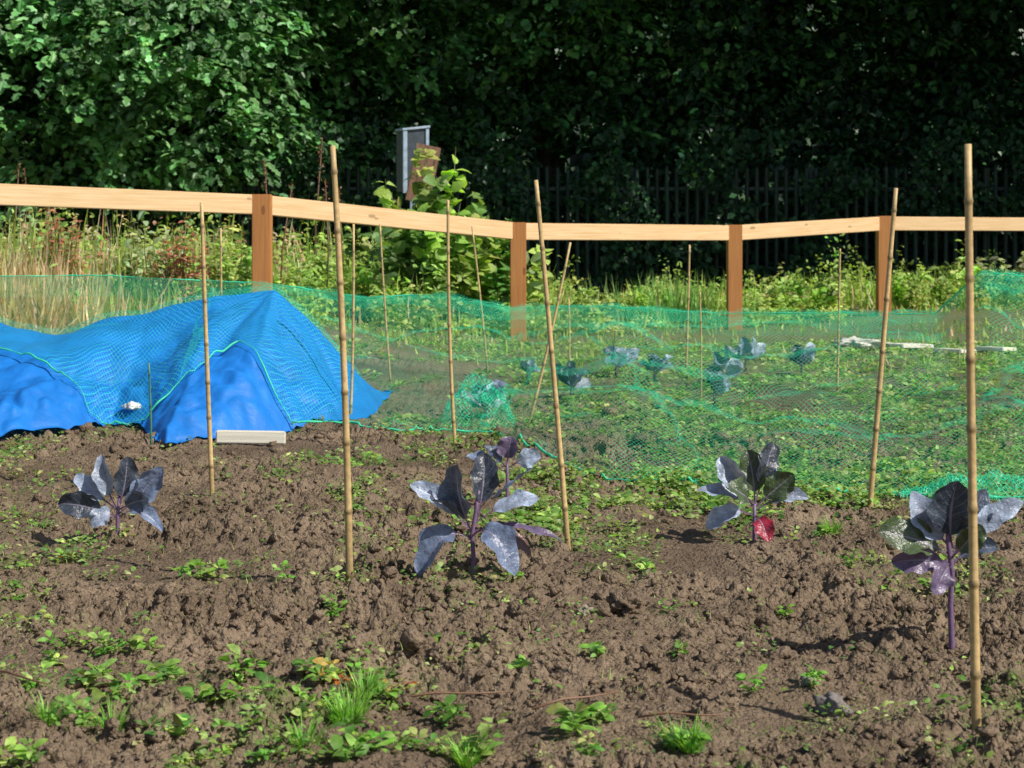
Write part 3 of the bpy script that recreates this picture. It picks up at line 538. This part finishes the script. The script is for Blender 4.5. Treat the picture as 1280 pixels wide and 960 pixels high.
def fold(u0,u1,v0,v1,hw,amp,sd,name='fold'):
    n=260; s=np.linspace(0,1,n); uc=u0+(u1-u0)*s+.012*gn(s*7,s*0,sd+3); vc=v0+(v1-v0)*s+amp*gn(s*2.2,s*0,sd)+amp*.3*gn(s*7,s*0,sd+1); m=6; X_=[]
    al=abs(u1-u0)*8>abs(v1-v0)*5
    for j in range(m):
        q=(j/(m-1)-.5)*2*hw*(.2+1.4*np.abs(gn(s*5,s*0,sd+2)))
        x,y,z=net_pt(uc+(0 if al else q/8),np.clip(vc+(q/5 if al else 0),0,.93)); X_.append(np.stack([x,y,z+.012+.03*np.abs(gn(s*40+j*3,s*0+j*.7,sd))],-1))
    A=np.stack(X_,0); id_=np.arange(m*n).reshape(m,n); Fq_=np.stack([id_[:-1,:-1],id_[:-1,1:],id_[1:,1:],id_[1:,:-1]],-1).reshape(-1,4)
    uv=np.stack([np.broadcast_to(s*8,(m,n)),np.broadcast_to(np.linspace(0,.25,m)[:,None],(m,n))],-1).reshape(-1,2)
    obj(name,np_mesh(name,A.reshape(-1,3)-nb,Fq_,M_net2,uv=uv),parent=nt_)
fold(.34,1,.88,.88,.34,.05,100); fold(.34,1,.91,.90,.15,.02,105); fold(.40,.75,.62,.84,.10,.08,110); fold(.60,1,.70,.62,.08,.14,115); fold(.60,1,.35,.22,.05,.12,130); fold(.55,.6,0,.5,.04,.1,140); fold(.3,.36,0,.8,.04,.1,150); fold(.88,.97,.2,.9,.08,.1,170); fold(.9,1,.85,.9,.3,.1,180); fold(.70,.62,.05,.7,.04,.1,190)
def heap(cx,cy,rx,ry,h,name,seed):
    U,Vv=np.meshgrid(np.linspace(-1,1,90),np.linspace(-1,1,90)); a=np.arctan2(Vv,U)
    rim=1+.25*gn(np.cos(a)*2+seed,np.sin(a)*2,seed); k=np.sqrt(1-.5*np.minimum(U*U,Vv*Vv)); x=cx+U*rx*rim*k; y=cy+Vv*ry*rim*k
    rr=np.maximum(np.abs(U),np.abs(Vv))
    z=h*np.clip(1-rr**2.2,0,1)*(1+.5*gn(U*2+seed,Vv*2,seed))+np.abs(gn(U*3.5+seed,Vv*3.5,seed+1))*h*.5*np.clip(1.15-rr,0,1)+.02*gn(U*9,Vv*9,seed+2)
    z=np.maximum(z,0)+np.maximum(gh(x,y),0)+.02
    idx=np.arange(U.size).reshape(U.shape); Fq=np.stack([idx[:-1,:-1],idx[:-1,1:],idx[1:,1:],idx[1:,:-1]],-1).reshape(-1,4)
    obj(name,np_mesh(name,np.stack([x,y,z],-1).reshape(-1,3)-nb,Fq,M_net2,uv=np.stack([U*rx*1.3,Vv*ry*1.3+z],-1).reshape(-1,2)),parent=nt_)
heap(-.18,9.5,.2,.25,.19,'gathered_fold',11); heap(1.83,6.8,.33,.14,.07,'gathered_corner',15)
# ---------------------------------------------------------------- cabbages
SL=(.070,.094,.140);PA=(.30,.36,.47);DG=(.060,.095,.034);PU=(.14,.10,.18);MA=(.32,.015,.04);DK=(.038,.050,.070);BL=(.15,.195,.30)
def bezleaf(mb,S_,E_,arch,width,face,tint,wav=.24,pet=.2):
    S_=np.array(S_,float);E_=np.array(E_,float); L=np.linalg.norm(E_-S_); face=np.array(face,float);face/=np.linalg.norm(face); face=face+rng.normal(size=3)*.25+np.array([.12,0,.12])
    lat=np.cross(E_-S_,face); lat/=np.linalg.norm(lat)+1e-9; width=width*.86
    C_=(S_+E_)/2+np.array([0,0,arch])+lat*L*rng.uniform(-.14,.14)+face*L*rng.uniform(-.02,.2); nT,nS=22,12; 
    t=np.linspace(0,1,nT+1)[:,None]; Pm=(1-t)**2*S_+2*t*(1-t)*C_+t*t*E_; T=np.gradient(Pm,axis=0); T/=np.linalg.norm(T,axis=1)[:,None]
    ph,p2,p3=rng.uniform(0,6.28,3); cup=rng.uniform(.1,.75); v=[];f=[];uv=[];cs=[]; tw=rng.uniform(-.5,.5); pw=rng.uniform(.78,1.02)
    for i in range(nT+1):
        tt=i/nT; side=np.cross(T[i],face); side/=np.linalg.norm(side)+1e-9; nn=np.cross(side,T[i]); a=tw*tt; side,nn=side*math.cos(a)+nn*math.sin(a),nn*math.cos(a)-side*math.sin(a)
        q=(tt-pet)/(1-pet); w=width*.5*(max(0,math.sin(math.pi*min(1,max(0,q))**pw))**.55 if q>0 else 0); w=max(w,.0032*(1-.5*tt) if tt<.98 else .001); env=(math.sin(math.pi*min(1,max(0,q)))**.5 if q>0 else 0)
        for j in range(nS+1):
            s=-1+2*j/nS; sg=p2 if s>0 else p3; ws=w*(1+env*.10*math.sin(q*19+sg)); lift=cup*w*abs(s)**1.4+wav*width*.5*abs(s)**2.2*math.sin(q*11+ph+sg)*env
            v.append(Pm[i]+side*ws*s*(1-.1*abs(s)*abs(cup))+nn*lift); uv.append((max(0,q),s)); e=1+.35*abs(s)**3
            cs.append(tuple(np.array(tint)*e if q>0 else np.array((.22,.14,.24))))
    for i in range(nT):
        for j in range(nS): a=i*(nS+1)+j; f.append((a,a+1,a+nS+2,a+nS+1))
    mb.add(v,f,cs,uv)
def cabbage(px,py,stem,leaves,label):
    x,y=gpos(px,py); k=y/F; z=H(x,y); o=obj('red_cabbage_plant',None,(x,y,z)); tag(o,label,'cabbage plant','red cabbage plants in the bed')
    mb=MB(); sp=[(a*k,0,b*k) for a,b in [(stem[0][0],-15)]+stem]; mb.add(*tube(sp,np.linspace(.0085,.0055,len(sp)),8),(.20,.12,.22)); obj('stem',mb.mesh('stem',M_stem),parent=o)
    mb=MB()
    for (sx,su,ex,eu,dp,w,ar,face,c) in leaves:
        c=tuple(np.array(c)*rng.uniform(.85,1.2)); bezleaf(mb,(sx*k,0,su*k),(ex*k,dp*k,eu*k),ar*k,w*k,face,c,pet=.28 if su<110 else .20)
    obj('foliage',mb.mesh('foliage',M_cab),parent=o)
lab='red cabbage plant with blue grey purple leaves in bare soil'
cabbage(590,722,[(0,0),(2,30),(0,60),(5,90),(8,115)],[(2,60,-18,150,-20,56,0,(-.3,-1,.2),SL),(5,75,14,160,15,42,0,(.4,-1,.2),DK),(0,62,-78,122,0,30,8,(0,-.6,.8),PA),(5,85,76,142,10,34,5,(-.2,-.6,.8),BL),(5,75,84,106,-10,32,10,(0,-.5,.9),PA),(-2,55,-64,10,-20,46,48,(-.4,-.9,.4),BL),(0,58,54,14,-30,48,52,(.2,-1,.3),BL),(0,60,114,50,0,22,30,(0,-.3,1),PU),(0,60,74,30,15,24,45,(.2,-.8,.4),(.12,.06,.05)),(2,60,-50,106,-25,26,6,(-.1,-.8,.8),SL)],'red cabbage plant with spreading blue grey leaves on purple stem')
cabbage(634,628,[(0,0),(0,30),(0,50)],[(0,40,-30,68,0,28,0,(-.2,-1,.5),SL),(0,40,6,80,0,34,0,(0,-1,.3),PU),(0,40,42,54,-5,30,14,(.3,-1,.5),PA),(0,35,-52,55,0,24,8,(-.2,-.7,.7),BL)],'small red cabbage plant with pale purple leaves in soil')
cabbage(147,674,[(0,0),(0,35),(3,60)],[(0,30,-72,50,-10,40,14,(-.3,-1,.3),DK),(0,40,-20,110,0,28,0,(-.2,-1,.3),PA),(0,40,12,108,0,36,0,(.2,-1,.2),DK),(0,35,56,95,0,40,0,(.4,-1,.3),BL),(0,30,-26,22,-20,34,18,(-.2,-1,.5),PA),(0,30,57,14,-5,24,32,(.3,-.9,.5),BL),(2,40,-54,84,10,28,3,(-.3,-1,.5),PA),(0,40,42,56,-15,36,6,(.3,-1,.4),SL)],lab)
cabbage(943,675,[(0,0),(0,25),(0,45)],[(0,40,-72,62,0,26,6,(0,-.7,.8),PA),(0,40,-42,104,5,36,0,(-.2,-1,.3),PA),(0,40,-8,112,10,42,0,(0,-1,.2),DG),(0,45,26,120,15,36,0,(.2,-1,.3),DK),(0,40,48,84,-10,40,3,(.2,-1,.4),DG),(0,35,68,52,0,24,10,(0,-.6,.9),PA),(0,30,14,2,-25,30,14,(.1,-1,.1),MA),(0,30,-60,14,-5,30,22,(-.2,-.9,.6),PA),(0,45,-36,72,-25,38,3,(-.1,-1,.5),DG)],'red cabbage plant with dark green leaves and one crimson leaf')
cabbage(1190,812,[(0,0),(-2,60),(0,100),(-5,140),(-5,165)],[(0,120,-95,152,-10,58,12,(-.2,-1,.3),DG),(0,130,-48,200,10,46,0,(-.2,-1,.3),PA),(0,130,5,216,-10,70,0,(0,-1,.2),DK),(0,125,45,202,10,50,0,(.2,-1,.3),SL),(0,120,90,188,0,34,5,(.2,-.9,.6),PA),(0,110,-76,112,0,38,14,(-.3,-1,.5),PU),(0,105,-30,78,-30,40,30,(-.1,-1,.2),PU),(0,110,58,130,0,30,8,(.2,-.9,.6),SL),(0,118,32,162,-25,38,0,(.1,-1,.4),DG)],'tall red cabbage plant with dark leaves on bare purple stem')
for (px,py,s) in [(770,472,.27),(818,478,.20),(714,500,.22),(903,480,.25),(932,464,.26),(1002,470,.23),(608,526,.24),(660,480,.15),(893,506,.22)]:
    x,y=gpos(px,py); z=H(x,y); o=obj('red_cabbage_plant',None,(x,y,z)); tag(o,'blue grey red cabbage plant growing under green netting','cabbage plant','red cabbage plants in the bed')
    mb=MB(); mb.add(*tube([(0,0,-.03),(0,0,.05),(0,0,.09)],[.01,.009,.006],6),(.15,.1,.15)); obj('stem',mb.mesh('stem',M_stem),parent=o); mb=MB()
    for j in range(9):
        a=j*2.4+rng.uniform(-.3,.3); e=rng.uniform(.3,1.35); dv_=np.array([math.cos(a)*math.cos(e),math.sin(a)*math.cos(e),math.sin(e)]); Lf=s*rng.uniform(.7,1.1)*.85
        bezleaf(mb,(0,0,.05),np.array([0,0,.05])+dv_*Lf,.03,s*.44,np.array([-dv_[0]*.3,-.7-dv_[1]*.3,.8]),tuple(np.array([PA,DK,BL,(.36,.42,.52),SL][j%5])*rng.uniform(.8,1.2)))
    obj('foliage',mb.mesh('foliage',M_cab),parent=o)
# ---------------------------------------------------------------- weeds
WG=[(.20,.40,.06),(.29,.48,.10),(.14,.30,.06),(.38,.50,.14)]
def weed(px,py,size,kind='leaf',extra=None):
    x,y=gpos(px,py); z=H(x,y); R=size/2/F*y; parts=[]
    if kind=='grass':
        n=100; a=rng.uniform(0,6.28,n); rr=R*.6*np.sqrt(rng.uniform(size=n)); px_=np.cos(a)*rr; py_=np.sin(a)*rr; l=rng.uniform(.1,1.0,n)
        dr=np.stack([np.cos(a)*l,np.sin(a)*l,np.ones(n)],-1); parts.append(leaf_cloud(np.stack([px_,py_,np.full(n,-.005)],-1),dr,np.stack([-np.cos(a),-np.sin(a),l],-1),rng.uniform(.02,.085,n),.003,pal(n,[(.20,.46,.05),(.30,.55,.10)]),BLADE))
        nm,lb='grass_tuft','bright green grass tuft growing in bare soil'
    else:
        ns=int(3+size/8); ax_=rng.uniform(0,3.14); big=rng.uniform(.75,1.4) if size>=50 else 1.
        for i in range(ns):
            rr=np.clip(rng.normal(size=2),-1.3,1.3)*R*[.55,.38]; gx=rr[0]*math.cos(ax_)-rr[1]*math.sin(ax_); gy=rr[0]*math.sin(ax_)+rr[1]*math.cos(ax_)
            zz=H(x+gx,y+gy)-z; sc=rng.uniform(.45,1.25)*big; c=np.array([gx,gy,zz+rng.uniform(.002,.03)*sc]); m=rng.integers(3,8)
            b=rng.uniform(0,6.28)+np.arange(m)*2.4+rng.normal(size=m)*.4; el=rng.uniform(-.15,.65,m); dr=np.stack([np.cos(b)*np.cos(el),np.sin(b)*np.cos(el),np.sin(el)],-1); ll=rng.uniform(.014,.036,m)*sc
            cc=pal(1,extra if(extra and i%4==0) else WG,.2)*rng.uniform(.75,1.2,(m,1))
            parts.append(leaf_cloud(c+dr*.006*sc,dr,np.tile([0,-.2,1.],(m,1))+rng.normal(size=(m,3))*.35,ll,ll*rng.uniform(.4,.7,m),cc,OVAL))
            b0=np.array([[0,0,0.]]); dd=c[None]-b0; parts.append(leaf_cloud(b0,dd,np.array([[0,-.3,1.]]),np.array([np.linalg.norm(dd)]),np.array([.004]),np.array([[.2,.22,.08]]),BLADE))
        nm,lb='weed_seedling','low leafy green weed growing in bare soil'
        if extra: lb='low leafy weed with some reddish yellow leaves in soil'
    v,f,t=cat(parts); tag(obj(nm,np_mesh(nm,v,f,M_weed,t),(x,y,z+.006)),lb,'weed' if kind!='grass' else 'grass tuft','small weeds in the bed')
RY=[(.5,.13,.03),(.5,.38,.09)]
for w in [(15,745,60),(85,808,70),(90,702,60,'leaf',RY),(95,900,90),(165,822,60),(255,725,70),(300,928,120),(345,945,80),(405,852,70,'leaf',RY),(430,885,90),(495,875,110,'leaf',RY),(525,808,50),(540,938,100),(600,952,60),(745,902,60),(715,918,50),(845,938,60),(745,822,35),(800,717,35),(1030,668,40),(345,598,80),(415,762,28),(790,630,60),(1165,742,30),(1060,717,22),(640,730,25),(735,948,40),(270,878,90),(215,915,70),(205,852,70),(655,832,30),(940,868,20),(1015,862,26),(355,725,30),(40,862,40),(465,940,70),(560,905,60),(985,775,20),(850,817,18),(660,600,40),(120,860,50),(380,900,70),(305,845,50),(150,880,50),(250,960,70),(420,950,70),(20,960,60),(330,870,60),(450,840,50),(180,780,30),(60,830,40),(130,815,50)]: weed(*w)
for w in [(440,895,70),(455,870,60),(850,935,55),(865,940,45),(1040,668,25),(430,905,50),(60,905,40),(585,958,40),(140,905,40),(380,935,50)]: weed(*w,kind='grass')
def patch(n,y0,y1,T,Lr,thr,m=8,sp=.022,xl=(-.36,.36)):
    y=y0+(y1-y0)*rng.uniform(size=n)**.9; x=rng.uniform(*xl,n)*y
    c=cover(x,y)+.3*gn(x*6,y*6,33)+rng.normal(size=n)*.14; k=c>thr; x,y=x[k],y[k]; n=len(x)
    sc=np.repeat(rng.uniform(.5,1.4,n),m); cc=np.repeat(pal(n,[(.21,.37,.07),(.30,.45,.10),(.15,.28,.06),(.40,.47,.17)],.2),m,axis=0)
    x=np.repeat(x,m)+rng.normal(size=n*m)*sp*sc; y=np.repeat(y,m)+rng.normal(size=n*m)*sp*sc; n=n*m
    z=gh(x,y)+rng.uniform(.002,.03,n)*sc; b=rng.uniform(0,6.28,n); dr=np.stack([np.cos(b),np.sin(b),rng.uniform(-.1,.7,n)],-1); ll=rng.uniform(*Lr,n)*sc
    return leaf_cloud(np.stack([x,y,z],-1),dr,np.tile([0,-.25,1.],(n,1))+rng.normal(size=(n,3))*.4,ll,ll*.6,cc*rng.uniform(.75,1.2,(n,1)),T)
parts=[patch(5200,3.3,7,OVAL,(.007,.019),.56,6,.016),patch(2600,4.8,7.4,OVAL,(.010,.024),.44,6,.018),patch(6500,6.0,10,DIA,(.014,.032),.55),patch(3000,6.2,8,OVAL,(.014,.034),.48,8,.024,(-.02,.34)),patch(6000,9.5,16.5,DIA,(.02,.05),.72)]
n=9000; y=rng.uniform(3.3,8,n); x=rng.uniform(-.33,.33,n)*y; k=gn(x*2,y*2,88)+.2*rng.normal(size=n)+.3*ss(.5,-1.5,x)>.15; x,y=x[k],y[k]; n=len(x); a=rng.uniform(0,6.28,n); l=rng.uniform(.2,1.4,n)
parts.append(leaf_cloud(np.stack([x,y,gh(x,y)],-1),np.stack([np.cos(a)*l,np.sin(a)*l,np.ones(n)],-1),np.stack([-np.cos(a),-np.sin(a),l],-1),rng.uniform(.01,.035,n),.002,pal(n,[(.28,.40,.09),(.42,.40,.18)]),BLADE))
v,f,t=cat(parts); tag(obj('creeping_weeds',np_mesh('creeping_weeds',v,f,M_weed,t)),'patchy low green weeds creeping across the soil','weeds',kind='stuff')
for (px,py,L,a) in [(565,880,.13,.1),(720,888,.11,.5),(850,905,.09,-.1),(20,858,.12,-.7)]:
    x,y=gpos(px,py); z=H(x,y); mb=MB(); c,s=math.cos(a),math.sin(a); mb.add(*tube([(-L*c,-L*s,.01),(-L*.3*c,-L*.3*s,.022),(L*.4*c,L*.4*s+.01,.015),(L*c,L*s,.02)],[.003,.003,.0025,.0015],6),(.22,.12,.07)); tag(obj('twig',mb.mesh('twig',M_stem),(x,y,z+.005)),'thin brown dead twig lying on the soil','twig','twigs on the soil')
# ---------------------------------------------------------------- light, camera
el,az=math.radians(46),math.radians(30)
sd=Vector((math.cos(az)*math.cos(el),-math.sin(az)*math.cos(el),math.sin(el)))
L=bpy.data.lights.new('sun','SUN'); L.energy=5.0; L.angle=math.radians(.5); L.color=(1,.95,.86); lo=bpy.data.objects.new('sun',L); COL.objects.link(lo); lo.rotation_euler=sd.to_track_quat('Z','Y').to_euler()
w=bpy.data.worlds.new('World'); S.world=w; w.use_nodes=True; nt=w.node_tree; sk=nt.nodes.new('ShaderNodeTexSky'); sk.sky_type='NISHITA'; sk.sun_disc=False; sk.sun_elevation=el; sk.sun_rotation=math.atan2(sd.x,sd.y); nt.links.new(sk.outputs[0],nt.nodes['Background'].inputs[0]); nt.nodes['Background'].inputs[1].default_value=.09
cam=bpy.data.cameras.new('camera'); co=bpy.data.objects.new('camera',cam); COL.objects.link(co); co.location=(0,0,CAMH); co.rotation_euler=(math.radians(90),0,0)
cam.lens=F/1280*36; cam.sensor_width=36; cam.shift_y=-190/1280; cam.clip_start=.1; cam.clip_end=500
cam.dof.use_dof=True; cam.dof.focus_distance=6.2; cam.dof.aperture_fstop=9
S.camera=co
